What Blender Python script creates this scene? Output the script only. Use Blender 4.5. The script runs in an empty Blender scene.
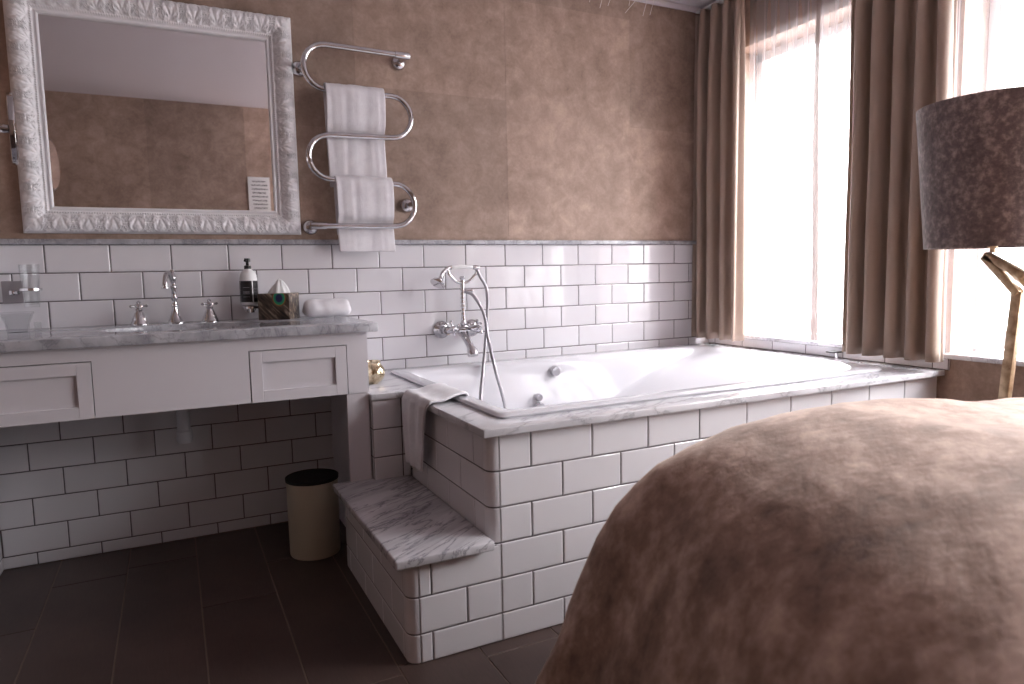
import bpy, bmesh, math, random
from mathutils import Vector, Matrix, noise
random.seed(7)
PI = math.pi
sc = bpy.context.scene
C = sc.collection

# ------------------------------------------------------------------ camera, sky, exposure
cam_d = bpy.data.cameras.new('camera'); cam = bpy.data.objects.new('camera', cam_d); C.objects.link(cam)
sc.camera = cam
YAW, PITCH, ROLL, FPX = 0.4591, 0.1001, -0.0208, 686.53
f = Vector((math.sin(YAW)*math.cos(PITCH), math.cos(YAW)*math.cos(PITCH), -math.sin(PITCH)))
r0 = Vector((math.cos(YAW), -math.sin(YAW), 0)); u0 = r0.cross(f)
rt = r0*math.cos(ROLL)+u0*math.sin(ROLL); up = u0*math.cos(ROLL)-r0*math.sin(ROLL)
mw = Matrix.Identity(4)
for i in range(3):
    mw[i][0] = rt[i]; mw[i][1] = up[i]; mw[i][2] = -f[i]
mw[0][3], mw[1][3], mw[2][3] = 0.389, -2.9068, 1.0119
cam.matrix_world = mw
cam_d.sensor_width = 36; cam_d.lens = FPX*36/1024; cam_d.clip_start = 0.02
cam_d.dof.use_dof = True; cam_d.dof.focus_distance = 2.35; cam_d.dof.aperture_fstop = 3.2

w = bpy.data.worlds.new('sky'); sc.world = w; w.use_nodes = True
bg = w.node_tree.nodes['Background']; bg.inputs[0].default_value = (0.98, 0.985, 1.0, 1); nt = w.node_tree     # overcast sky: dim towards the horizon, brighter higher up
tc = nt.nodes.new('ShaderNodeTexCoord'); sx = nt.nodes.new('ShaderNodeSeparateXYZ'); nt.links.new(tc.outputs['Generated'], sx.inputs[0])
mr_ = nt.nodes.new('ShaderNodeMapRange'); mr_.inputs['From Min'].default_value = .12; mr_.inputs['From Max'].default_value = .55
mr_.inputs['To Min'].default_value = 4.3; mr_.inputs['To Max'].default_value = 14.0; mr_.interpolation_type = 'SMOOTHSTEP'
nt.links.new(sx.outputs[2], mr_.inputs['Value']); nt.links.new(mr_.outputs[0], bg.inputs[1])
sc.view_settings.view_transform = 'Standard'; sc.view_settings.look = 'None'
sc.view_settings.gamma = 1; sc.view_settings.use_curve_mapping = False
sc.view_settings.exposure = 1.72
cy = sc.cycles
cy.use_denoising = True
cy.max_bounces = 12; cy.diffuse_bounces = 3; cy.glossy_bounces = 5; cy.transmission_bounces = 8; cy.transparent_max_bounces = 12
cy.sample_clamp_indirect = 8; cy.caustics_reflective = False; cy.caustics_refractive = False

def portal(name, y0, y1, z0, z1, x):
    l = bpy.data.lights.new(name, 'AREA'); l.shape = 'RECTANGLE'; l.size = z1-z0; l.size_y = y1-y0
    l.cycles.is_portal = True
    o = bpy.data.objects.new(name, l); C.objects.link(o)
    o.location = (x, (y0+y1)/2, (z0+z1)/2); o.rotation_euler = (0, PI/2, 0)
portal('window_portal', -1.04, -0.2, .67, 2.13, 3.3)
portal('window_portal', -2.95, -1.3, .67, 2.13, 3.3)
portal('window_portal', -3.75, -3.2, .67, 2.13, 3.3)

# ------------------------------------------------------------------ room measures
XL, XR, YF, ZC, RZ = -0.205, 3.05, -3.05, 2.365, 0.606
YFF, XLL, XP = -5.6, -1.3, 1.30     # far wall, far left wall, end of the partition behind the camera
#   # left, window wall, wall behind camera, ceiling, bath deck height

# ------------------------------------------------------------------ materials
def srgb(r, g, b):
    c = [x/255 for x in (r, g, b)]
    return tuple(x/12.92 if x <= .04045 else ((x+.055)/1.055)**2.4 for x in c)+(1,)
def mat(name, col, rough=.5, metal=0, **kw):
    m = bpy.data.materials.new(name); m.use_nodes = True
    b = m.node_tree.nodes['Principled BSDF']
    b.inputs['Base Color'].default_value = col; b.inputs['Roughness'].default_value = rough; b.inputs['Metallic'].default_value = metal
    for k, v in kw.items(): b.inputs[k].default_value = v
    return m
def N(m, t, **kw):
    n = m.node_tree.nodes.new(t)
    for k, v in kw.items(): setattr(n, k, v)
    return n
def L(m, a, b): m.node_tree.links.new(a, b)
def coords(m, kind='Object', scale=(1, 1, 1), rot=(0, 0, 0)):
    tc = N(m, 'ShaderNodeTexCoord'); mp = N(m, 'ShaderNodeMapping')
    mp.inputs['Scale'].default_value = scale; mp.inputs['Rotation'].default_value = rot
    L(m, tc.outputs[kind], mp.inputs[0]); return mp.outputs[0]
def nz(m, vec, scale, detail=4, rough=.55, dist=0):
    n = N(m, 'ShaderNodeTexNoise'); n.inputs['Scale'].default_value = scale; n.inputs['Detail'].default_value = detail
    n.inputs['Roughness'].default_value = rough; n.inputs['Distortion'].default_value = dist
    L(m, vec, n.inputs['Vector']); return n.outputs['Fac']
def ramp(m, fac, stops):
    r = N(m, 'ShaderNodeValToRGB'); e = r.color_ramp.elements
    while len(e) < len(stops): e.new(.5)
    for i, (p, c) in enumerate(stops): e[i].position = p; e[i].color = c
    L(m, fac, r.inputs[0]); return r.outputs[0]
def bump(m, h, strength, dist=.01):
    b = N(m, 'ShaderNodeBump'); b.inputs['Strength'].default_value = strength; b.inputs['Distance'].default_value = dist
    L(m, h, b.inputs['Height']); L(m, b.outputs[0], m.node_tree.nodes['Principled BSDF'].inputs['Normal'])
def base(m, c): L(m, c, m.node_tree.nodes['Principled BSDF'].inputs['Base Color'])
def mixf(m, a, b, fac):
    x = N(m, 'ShaderNodeMix', data_type='FLOAT'); x.inputs[0].default_value = fac
    L(m, a, x.inputs[2]); L(m, b, x.inputs[3]); return x.outputs[0]

M = {}
M['tile'] = m = mat('glazed_white_tile', srgb(228, 225, 230), .07)
bump(m, nz(m, coords(m), 9, 2), .05, .01)
M['grout'] = mat('grey_grout', srgb(98, 90, 94), .85)
M['white_paint'] = m = mat('lilac_white_paint', srgb(214, 209, 215), .38)
M['ceiling'] = mat('ceiling_paint', srgb(222, 215, 221), .8)
M['white_trim'] = mat('white_window_paint', srgb(235, 234, 236), .35)
M['acrylic'] = mat('bath_acrylic', srgb(214, 212, 218), .09)
M['ceramic'] = mat('basin_ceramic', srgb(238, 238, 240), .08)
M['chrome'] = mat('chrome', (.62, .61, .63, 1), .09, 1)
M['hose'] = m = mat('ribbed_steel_hose', (.34, .33, .35, 1), .3, 1)
M['plaster'] = m = mat('white_moulded_plaster', srgb(244, 241, 245), .3)
M['mirror'] = mat('mirror_silver', (.86, .85, .86, 1), .01, 1)
M['black'] = mat('black_plastic_and_gap_shade', srgb(22, 20, 22), .3)
M['plastic'] = mat('white_plastic', srgb(205, 203, 210), .35)
M['cream'] = m = mat('cream_enamel', srgb(196, 186, 168), .35)
M['bin_inside'] = mat('black_bag', srgb(14, 12, 13), .5)
M['black_label'] = mat('black_label', srgb(26, 22, 26), .35)
M['label_print'] = mat('label_print', srgb(150, 146, 152), .4)
M['bottle'] = mat('soap_bottle_white', srgb(238, 236, 238), .25)
M['gold_glass'] = m = mat('gold_mercury_glass', srgb(205, 180, 130), .14, .9)
v = nz(m, coords(m), 45, 4, .6); base(m, ramp(m, v, [(.35, srgb(150, 128, 98)), (.6, srgb(232, 216, 186))])); bump(m, v, .3, .004)
M['brass'] = m = mat('antique_gold_metal', srgb(176, 148, 104), .4, .55)
v = nz(m, coords(m), 30, 4); base(m, ramp(m, v, [(.3, srgb(150, 124, 98)), (.7, srgb(220, 198, 166))])); bump(m, v, .25, .003)

def wallpaper(name, k):
    m = mat(name, (0, 0, 0, 1), .62)
    vec = coords(m)
    a = nz(m, vec, 2.2, 5, .6, .3); b = nz(m, vec, 13, 6, .65, .4); c = nz(m, vec, 90, 3, .6)
    ab = mixf(m, mixf(m, a, b, .55), c, .16)
    def s(r, g, bb): return srgb(r*k, g*k, bb*k)
    base(m, ramp(m, ab, [(.34, s(134, 111, 99)), (.5, s(168, 143, 129)), (.66, s(198, 172, 157))]))
    bump(m, mixf(m, b, c, .5), .12, .006)
    return m
M['paper'] = wallpaper('brown_suede_wallpaper', 1.0)
M['paper_light'] = wallpaper('brown_suede_wallpaper_light', 1.05)
M['paper_dark'] = wallpaper('brown_suede_wallpaper_dark', .93)

def marble(name, vein_dir, dark, strength, light=srgb(230, 228, 232), sc_=1.0, st=(1.1, 5.5, 3), cl=None):
    m = mat(name, (0, 0, 0, 1), .12)
    vec = coords(m, 'Object', (1, 1, 1), (0, 0, vein_dir))
    sq = N(m, 'ShaderNodeMapping'); sq.inputs['Scale'].default_value = tuple(c_*sc_ for c_ in st); L(m, vec, sq.inputs[0])
    a = nz(m, sq.outputs[0], 2.0, 8, .62, .45)
    wv = N(m, 'ShaderNodeMath', operation='SUBTRACT'); L(m, a, wv.inputs[0]); wv.inputs[1].default_value = .5
    ab = N(m, 'ShaderNodeMath', operation='ABSOLUTE'); L(m, wv.outputs[0], ab.inputs[0])
    vein = ramp(m, ab.outputs[0], [(0.0, (1, 1, 1, 1)), (.01, (.5, .5, .5, 1)), (.035, (0, 0, 0, 1))])
    cloud = ramp(m, nz(m, sq.outputs[0], 1.3, 5, .6, .5), [(.4, (0, 0, 0, 1)), (.7, (1, 1, 1, 1))])
    x = N(m, 'ShaderNodeMix', data_type='RGBA'); x.inputs[6].default_value = light
    x.inputs[7].default_value = tuple(light[i]*.55+dark[i]*.45 for i in range(3))+(1,)
    mu = N(m, 'ShaderNodeMath', operation='MULTIPLY'); L(m, cloud, mu.inputs[0]); mu.inputs[1].default_value = cl or strength; L(m, mu.outputs[0], x.inputs[0])
    y = N(m, 'ShaderNodeMix', data_type='RGBA'); L(m, x.outputs[2], y.inputs[6]); y.inputs[7].default_value = dark
    mu2 = N(m, 'ShaderNodeMath', operation='MULTIPLY'); L(m, vein, mu2.inputs[0]); mu2.inputs[1].default_value = strength; L(m, mu2.outputs[0], y.inputs[0])
    base(m, y.outputs[2]); return m
M['marble'] = marble('white_carrara_marble', -.5, srgb(104, 102, 112), .5, light=srgb(222, 220, 225), st=(1.2, 3.2, 3), cl=.75)
M['marble_step'] = marble('veined_carrara_marble', -.55, srgb(96, 92, 102), .75, light=srgb(212, 209, 214), sc_=1.5, st=(1.1, 6.5, 3), cl=1.1)
M['marble_grey'] = marble('grey_carrara_marble', .9, srgb(86, 84, 94), .45, srgb(196, 195, 202), 1.5, st=(4, 6, 4), cl=1.3)

M['floor'] = m = mat('dark_brown_floor_tile', (0, 0, 0, 1), .42)
vec = coords(m); a = nz(m, vec, 3, 5, .6); b = nz(m, coords(m, 'Object', (60, 6, 1)), 3, 4)
base(m, ramp(m, mixf(m, a, b, .3), [(.3, srgb(58, 45, 42)), (.7, srgb(86, 68, 63))]))
bump(m, b, .08, .003)
M['floor_grout'] = mat('floor_grout', srgb(128, 110, 102), .8)

def cloth(name, c1, c2, rough=.9, sc1=5, sheen=.0, bscale=300, bstr=.15, **kw):
    m = mat(name, (0, 0, 0, 1), rough); vec = coords(m)
    a = nz(m, vec, sc1, 5, .62, .4)
    base(m, ramp(m, a, [(.35, c1), (.65, c2)])); bump(m, nz(m, vec, bscale, 2), bstr, .002)
    m.node_tree.nodes['Principled BSDF'].inputs['Sheen Weight'].default_value = sheen
    return m
M['towel'] = cloth('white_terry', srgb(226, 222, 228), srgb(238, 235, 240), .95, 20, .2, 420, .5)
M['curtain'] = cloth('taupe_satin_curtain', srgb(178, 156, 141), srgb(190, 168, 153), .45, 3, .25, 500, .06)
m = M['curtain']; nt = m.node_tree; pb = nt.nodes['Principled BSDF']; tl = N(m, 'ShaderNodeBsdfTranslucent'); tl.inputs[0].default_value = srgb(178, 160, 148)
mx_ = N(m, 'ShaderNodeMixShader'); mx_.inputs[0].default_value = .22; L(m, pb.outputs[0], mx_.inputs[1]); L(m, tl.outputs[0], mx_.inputs[2]); L(m, mx_.outputs[0], nt.nodes['Material Output'].inputs[0])
M['tissue'] = mat('tissue_paper', srgb(242, 241, 243), .9)

M['velvet'] = m = mat('brown_crushed_velvet', (0, 0, 0, 1), .8)
vec = coords(m, 'Object', (1, 1, 1), (0, 0, .5)); sm = N(m, 'ShaderNodeMapping'); sm.inputs['Scale'].default_value = (3.5, 10, 7); L(m, coords(m, 'Object', (1, 1, 1), (0, 0, -.55)), sm.inputs[0]); st = sm.outputs[0]
a = nz(m, st, 1.2, 5, .6, .15); b = nz(m, vec, 6, 4, .6, .2); c = nz(m, vec, 34, 3, .6, .1)
mx = mixf(m, mixf(m, a, b, .35), c, .25)
base(m, ramp(m, mx, [(.34, srgb(94, 72, 62)), (.48, srgb(146, 118, 104)), (.62, srgb(200, 173, 159))]))
bump(m, mixf(m, a, c, .2), .5, .014)
bs = m.node_tree.nodes['Principled BSDF']; bs.inputs['Sheen Weight'].default_value = .6; bs.inputs['Sheen Roughness'].default_value = .35
bs.inputs['Sheen Tint'].default_value = srgb(225, 205, 195)

M['shade'] = m = mat('grey_brown_velvet_shade', (0, 0, 0, 1), .7)
vec = coords(m); a = nz(m, vec, 55, 5, .62, .1); b = nz(m, vec, 7, 3, .5)
base(m, ramp(m, mixf(m, a, b, .3), [(.36, srgb(74, 61, 61)), (.5, srgb(100, 85, 84)), (.66, srgb(150, 133, 130))])); bump(m, a, .4, .006)
m.node_tree.nodes['Principled BSDF'].inputs['Sheen Weight'].default_value = .3

def thin(name, tr, col, transl=.5):
    """woven net: lets light straight through its holes, less so at a slant"""
    m = bpy.data.materials.new(name); m.use_nodes = True; nt = m.node_tree; nt.nodes.clear()
    o = nt.nodes.new('ShaderNodeOutputMaterial'); t = nt.nodes.new('ShaderNodeBsdfTransparent'); d = nt.nodes.new('ShaderNodeBsdfDiffuse')
    l = nt.nodes.new('ShaderNodeBsdfTranslucent'); m1 = nt.nodes.new('ShaderNodeMixShader'); m2 = nt.nodes.new('ShaderNodeMixShader')
    d.inputs[0].default_value = col; l.inputs[0].default_value = col
    m1.inputs[0].default_value = transl; nt.links.new(d.outputs[0], m1.inputs[1]); nt.links.new(l.outputs[0], m1.inputs[2])
    lw = nt.nodes.new('ShaderNodeLayerWeight'); lw.inputs[0].default_value = .5
    p = nt.nodes.new('ShaderNodeMath'); p.operation = 'POWER'; p.inputs[1].default_value = 2.2; nt.links.new(lw.outputs['Facing'], p.inputs[0])
    k = nt.nodes.new('ShaderNodeMath'); k.operation = 'MULTIPLY_ADD'; k.inputs[1].default_value = -tr; k.inputs[2].default_value = tr; nt.links.new(p.outputs[0], k.inputs[0])
    nt.links.new(k.outputs[0], m2.inputs[0]); nt.links.new(m1.outputs[0], m2.inputs[1]); nt.links.new(t.outputs[0], m2.inputs[2])
    nt.links.new(m2.outputs[0], o.inputs[0]); return m
M['sheer'] = thin('white_voile', .62, srgb(196, 190, 193), .35)
M['hem'] = thin('voile_hem', .05, srgb(150, 136, 132), .25)
def glassy(name, refl, tint=(1, 1, 1, 1)):
    m = bpy.data.materials.new(name); m.use_nodes = True; nt = m.node_tree; nt.nodes.clear()
    o = nt.nodes.new('ShaderNodeOutputMaterial'); t = nt.nodes.new('ShaderNodeBsdfTransparent'); g = nt.nodes.new('ShaderNodeBsdfGlossy')
    fr = nt.nodes.new('ShaderNodeLayerWeight'); fr.inputs[0].default_value = .5; mx = nt.nodes.new('ShaderNodeMixShader')
    pw = nt.nodes.new('ShaderNodeMath'); pw.operation = 'POWER'; pw.inputs[1].default_value = 4
    ma = nt.nodes.new('ShaderNodeMath'); ma.operation = 'MULTIPLY_ADD'; ma.inputs[1].default_value = refl; ma.inputs[2].default_value = .04
    nt.links.new(fr.outputs['Facing'], pw.inputs[0]); nt.links.new(pw.outputs[0], ma.inputs[0])
    t.inputs[0].default_value = tint; g.inputs['Roughness'].default_value = .03
    nt.links.new(ma.outputs[0], mx.inputs[0]); nt.links.new(t.outputs[0], mx.inputs[1]); nt.links.new(g.outputs[0], mx.inputs[2]); nt.links.new(mx.outputs[0], o.inputs[0])
    return m
M['brushed'] = mat('brushed_grey_metal', srgb(160, 154, 158), .45, .4)
M['pane'] = glassy('window_glass', .5)
M['glass'] = glassy('tumbler_glass', .9, (.93, .935, .94, 1))
M['card'] = mat('card_white', srgb(232, 230, 230), .6)
M['ink'] = mat('ink_grey', srgb(70, 66, 68), .6)
M['brick'] = m = mat('outside_brick', (0, 0, 0, 1), .9)
bt = N(m, 'ShaderNodeTexBrick'); L(m, coords(m, 'Object', (1, 1, 1), (0, -PI/2, 0)), bt.inputs[0])
bt.inputs['Scale'].default_value = 4; bt.inputs['Color1'].default_value = srgb(84, 66, 60); bt.inputs['Color2'].default_value = srgb(66, 50, 46); bt.inputs['Mortar'].default_value = srgb(104, 96, 92)
base(m, bt.outputs[0])
M['fibre'] = mat('white_fibre', srgb(235, 230, 228), .5)

# peacock feather print: dark streaked barbs with a green, blue and copper eye
M['feather'] = m = mat('peacock_feather_print', (0, 0, 0, 1), .35)
tc = N(m, 'ShaderNodeTexCoord')
s0 = N(m, 'ShaderNodeMapping'); s0.inputs['Rotation'].default_value = (0, .75, 0); L(m, tc.outputs['Object'], s0.inputs[0]); st = N(m, 'ShaderNodeMapping'); st.inputs['Scale'].default_value = (80, 80, 12); L(m, s0.outputs[0], st.inputs[0])
bc = ramp(m, nz(m, st.outputs[0], 1, 5, .6, .6), [(.36, srgb(18, 14, 13)), (.52, srgb(74, 58, 48)), (.68, srgb(176, 160, 142))])
eye = N(m, 'ShaderNodeVectorMath', operation='SUBTRACT'); L(m, tc.outputs['Object'], eye.inputs[0]); eye.inputs[1].default_value = (.022, -.06, .082)
es = N(m, 'ShaderNodeVectorMath', operation='MULTIPLY'); L(m, eye.outputs[0], es.inputs[0]); es.inputs[1].default_value = (1, .6, .85)
ln = N(m, 'ShaderNodeVectorMath', operation='LENGTH'); L(m, es.outputs[0], ln.inputs[0])
mul = N(m, 'ShaderNodeMath', operation='MULTIPLY'); L(m, ln.outputs['Value'], mul.inputs[0]); mul.inputs[1].default_value = 20
ey = ramp(m, mul.outputs[0], [(0, srgb(20, 20, 60)), (.24, srgb(26, 30, 84)), (.3, srgb(20, 130, 100)), (.42, srgb(30, 150, 100)), (.46, srgb(140, 96, 56)), (.54, srgb(96, 66, 44))])
gt = N(m, 'ShaderNodeMath', operation='LESS_THAN'); L(m, mul.outputs[0], gt.inputs[0]); gt.inputs[1].default_value = .55
x = N(m, 'ShaderNodeMix', data_type='RGBA'); L(m, gt.outputs[0], x.inputs[0]); L(m, bc, x.inputs[6]); L(m, ey, x.inputs[7]); base(m, x.outputs[2])

# ------------------------------------------------------------------ mesh helpers
def link(name, bm, mats, parent=None, smooth=False, loc=None, recalc=True):
    if recalc: bmesh.ops.recalc_face_normals(bm, faces=bm.faces[:])
    me = bpy.data.meshes.new(name); bm.to_mesh(me); bm.free()
    for m_ in (mats if isinstance(mats, (list, tuple)) else [mats]): me.materials.append(M[m_] if isinstance(m_, str) else m_)
    if smooth:
        for p in me.polygons: p.use_smooth = True
        if smooth != 'all': me.set_sharp_from_angle(angle=math.radians(38 if smooth is True else smooth))
    o = bpy.data.objects.new(name, me); C.objects.link(o)
    if parent: o.parent = parent
    if loc: o.location = loc
    return o
def thing(name, label, cat, loc=(0, 0, 0), rz=0, group=None):
    o = bpy.data.objects.new(name, None); C.objects.link(o); o.location = loc; o.rotation_euler = (0, 0, rz); o.empty_display_size = .05
    o['label'] = label; o['category'] = cat
    if group: o['group'] = group
    return o
def tag(o, label, cat, group=None):
    o['label'] = label; o['category'] = cat
    if group: o['group'] = group
    return o
def struct(name, bm, mats, parent=None, **kw):
    o = link(name, bm, mats, parent, **kw)
    if not parent: o['kind'] = 'structure'
    return o
def box(bm, x0, x1, y0, y1, z0, z1, bev=0, mi=0, mtx=None, segs=2):
    r = bmesh.ops.create_cube(bm, size=1); vs = r['verts']
    for v in vs: v.co = Vector(((x0+x1)/2+v.co.x*(x1-x0), (y0+y1)/2+v.co.y*(y1-y0), (z0+z1)/2+v.co.z*(z1-z0)))
    fs = set(f for v in vs for f in v.link_faces)
    for f_ in fs: f_.material_index = mi
    if bev:
        es = list(set(e for v in vs for e in v.link_edges))
        r = bmesh.ops.bevel(bm, geom=es, offset=bev, segments=segs, affect='EDGES', profile=.5)
        vs = list(set(v for f_ in r['faces'] for v in f_.verts) | set(v for v in vs if v.is_valid))
        for f_ in r['faces']: f_.material_index = mi
    if mtx: bmesh.ops.transform(bm, matrix=mtx, verts=[v for v in vs if v.is_valid])
def frame_at(d):
    d = d.normalized(); a = Vector((0, 0, 1)) if abs(d.z) < .9 else Vector((1, 0, 0))
    u = d.cross(a).normalized(); return u, d.cross(u).normalized()
def tube(bm, pts, r, n=12, caps=True, mi=0):
    pts = [Vector(p) for p in pts]; rs = r if isinstance(r, (list, tuple)) else [r]*len(pts)
    rings = []; u = None
    for i, p in enumerate(pts):
        d = (pts[min(i+1, len(pts)-1)]-pts[max(i-1, 0)]).normalized()
        if u is None: u, v_ = frame_at(d)
        else: u = (u-d*u.dot(d)).normalized(); v_ = d.cross(u)
        rings.append([bm.verts.new(p+(u*math.cos(2*PI*k/n)+v_*math.sin(2*PI*k/n))*rs[i]) for k in range(n)])
    for a, b in zip(rings, rings[1:]):
        for k in range(n): bm.faces.new((a[k], a[(k+1) % n], b[(k+1) % n], b[k])).material_index = mi
    if caps:
        bm.faces.new(rings[0][::-1]).material_index = mi; bm.faces.new(rings[-1]).material_index = mi
def lathe(bm, prof, n=32, c=(0, 0, 0), axis='z', mi=0, close=False):
    rings = []
    for r, h in prof:
        if r < 1e-5: ring = [None]
        ring = []
        for k in range(n):
            a = 2*PI*k/n; x, y = max(r, 1e-4)*math.cos(a), max(r, 1e-4)*math.sin(a)
            if axis == 'z': p = (x, y, h)
            elif axis == 'y': p = (x, h, y)
            else: p = (h, x, y)
            ring.append(bm.verts.new(Vector(c)+Vector(p)))
        rings.append(ring)
    for a, b in zip(rings, rings[1:]):
        for k in range(n): bm.faces.new((a[k], a[(k+1) % n], b[(k+1) % n], b[k])).material_index = mi
    if close:
        a, b = rings[-1], rings[0]
        for k in range(n): bm.faces.new((a[k], a[(k+1) % n], b[(k+1) % n], b[k])).material_index = mi
    else:
        for rg, (r, h) in ((rings[0], prof[0]), (rings[-1], prof[-1])):
            bm.faces.new(rg).material_index = mi
def arc(cx, cz, r, a0, a1, n=14):
    return [(cx+r*math.cos(math.radians(a0+(a1-a0)*i/n)), cz+r*math.sin(math.radians(a0+(a1-a0)*i/n))) for i in range(n+1)]
def spline(pts, n=10):
    P = [Vector(p) for p in pts]; P = [P[0]*2-P[1]]+P+[P[-1]*2-P[-2]]; out = []
    for i in range(1, len(P)-2):
        for k in range(n):
            t = k/n; a, b, c, d = P[i-1:i+3]
            out.append(.5*((2*b)+(c-a)*t+(2*a-5*b+4*c-d)*t*t+(3*b-a-3*c+d)*t**3))
    out.append(P[-2]); return out
def slab(cells_x, cells_y, inc, z0, z1, bev=.003):
    bm = bmesh.new(); V = {}
    def vv(i, j):
        if (i, j) not in V: V[i, j] = bm.verts.new((cells_x[i], cells_y[j], z1))
        return V[i, j]
    for i in range(len(cells_x)-1):
        for j in range(len(cells_y)-1):
            if inc(i, j): bm.faces.new((vv(i, j), vv(i+1, j), vv(i+1, j+1), vv(i, j+1)))
    r = bmesh.ops.extrude_face_region(bm, geom=bm.faces[:])
    for g in r['geom']:
        if isinstance(g, bmesh.types.BMVert): g.co.z = z0
    bm.normal_update()
    bmesh.ops.recalc_face_normals(bm, faces=bm.faces[:])
    es = [e for e in bm.edges if len(e.link_faces) == 2 and e.calc_face_angle(0) > 1]
    bmesh.ops.bevel(bm, geom=es, offset=bev, segments=3, affect='EDGES', profile=.5)
    return bm

TG, TT, TB = .002, .004, .0028     # half grout, tile thickness, cushion bevel
def tiles(bm, O, U, V_, NN, u0, u1, rows, w_=.2, skip=None):
    """rows: list of (v0, v1, joint offset). Tiles clipped to u0..u1; faces towards NN. Material 0 tile, 1 grout."""
    O, U, V_, NN = Vector(O), Vector(U), Vector(V_), Vector(NN)
    def P(u, v, n): return bm.verts.new(O+U*u+V_*v+NN*n)
    for v0, v1, off in rows:
        k = math.floor((u0-off)/w_); js = [u0]
        while True:
            k += 1; j = off+k*w_
            if j >= u1-.004: break
            if j > u0+.004: js.append(j)
        js.append(u1)
        for a, b in zip(js, js[1:]):
            a_, b_, c_, d_ = a+TG, b-TG, v0+TG, v1-TG
            if b_-a_ < .005 or d_-c_ < .005: continue
            bv = min(TB, (b_-a_)/3, (d_-c_)/3)
            lo = [P(a_, c_, 0), P(b_, c_, 0), P(b_, d_, 0), P(a_, d_, 0)]
            md = [P(a_, c_, TT-.0014), P(b_, c_, TT-.0014), P(b_, d_, TT-.0014), P(a_, d_, TT-.0014)]
            hi = [P(a_+bv, c_+bv, TT), P(b_-bv, c_+bv, TT), P(b_-bv, d_-bv, TT), P(a_+bv, d_-bv, TT)]
            for q0, q1 in ((lo, md), (md, hi)):
                for i in range(4): bm.faces.new((q0[i], q0[(i+1) % 4], q1[(i+1) % 4], q1[i]))
            bm.faces.new(hi)
    va, vb = rows[0][0], rows[-1][1]
    va, vb = min(va, vb, *(r[0] for r in rows)), max(r[1] for r in rows)
    g = .0018
    bm.faces.new((P(u0, va, g), P(u1, va, g), P(u1, vb, g), P(u0, vb, g))).material_index = 1
def bullnose(bm, cx, cy, r, a0, a1, rows):
    """vertical quarter-round corner tiles"""
    n = 8
    for v0, v1 in rows:
        for rr, z0, z1, mi in ((r, v0+TG, v1-TG, 0),):
            prof = [(rr-.004, z0), (rr-.0008, z0+.0006), (rr, z0+TB), (rr, z1-TB), (rr-.0008, z1-.0006), (rr-.004, z1)]
            cols = []
            for k in range(n+1):
                a = math.radians(a0+(a1-a0)*k/n)
                cols.append([bm.verts.new((cx+p*math.cos(a), cy+p*math.sin(a), z)) for p, z in prof])
            for A, B in zip(cols, cols[1:]):
                for i in range(len(prof)-1): bm.faces.new((A[i], B[i], B[i+1], A[i+1])).material_index = 0
    za, zb = rows[0][0], rows[-1][1]
    cols = []
    for k in range(n+1):
        a = math.radians(a0+(a1-a0)*k/n)
        cols.append([bm.verts.new((cx+(r-.0025)*math.cos(a), cy+(r-.0025)*math.sin(a), z)) for z in (za, zb)])
    for A, B in zip(cols, cols[1:]): bm.faces.new((A[0], B[0], B[1], A[1])).material_index = 1

# ------------------------------------------------------------------ room shell
ZT = 1.145
rows_back = []
for k in range(12):
    rows_back.append((max(ZT-.1*(k+1), 0.0), ZT-.1*k, 0.0 if k % 2 == 0 else .1))
rows_back.reverse()
# back wall: backing box, tiled dado, wallpaper in drops of slightly different tone
bm = bmesh.new()
box(bm, XL-.1, XR+.25, 0.006, .16, -.05, ZC+.05, mi=2)
tiles(bm, (0, .0055, 0), (1, 0, 0), (0, 0, 1), (0, -1, 0), XL, XR, rows_back)
def paper_rect(bm, O, U, u0, u1, v0, v1, mi, n):
    O, U, n = Vector(O), Vector(U), Vector(n)
    a, b = u0+.0006, u1-.0006
    vs = [bm.verts.new(O+U*u+Vector((0, 0, v))+n*d) for d in (0, .0015) for u, v in ((a, v0), (b, v0), (b, v1), (a, v1))]
    bm.faces.new(vs[4:]).material_index = mi
    for i in range(4): bm.faces.new((vs[i], vs[(i+1) % 4], vs[4+(i+1) % 4], vs[4+i])).material_index = mi
drops = [(XL, -.26+.0, []), (-.26, .435, [(1.16, ZC, 2)]), (.435, 1.13, [(1.16, 1.62, 2), (1.62, ZC, 4)]), (1.13, 1.823, [(1.16, 1.8, 4), (1.8, ZC, 2)]),
         (1.823, 2.516, [(1.16, 2.25, 2), (2.25, ZC, 4)]), (2.516, XR, [(1.16, 1.73, 2), (1.73, ZC, 4)])]
for a, b, parts in drops:
    for z0, z1, mi in parts: paper_rect(bm, (0, .006, 0), (1, 0, 0), max(a, XL), b, z0, z1, mi, (0, -1, 0))
struct('wall_back', bm, ['tile', 'grout', 'paper', 'paper_light', 'paper_dark'])

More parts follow.
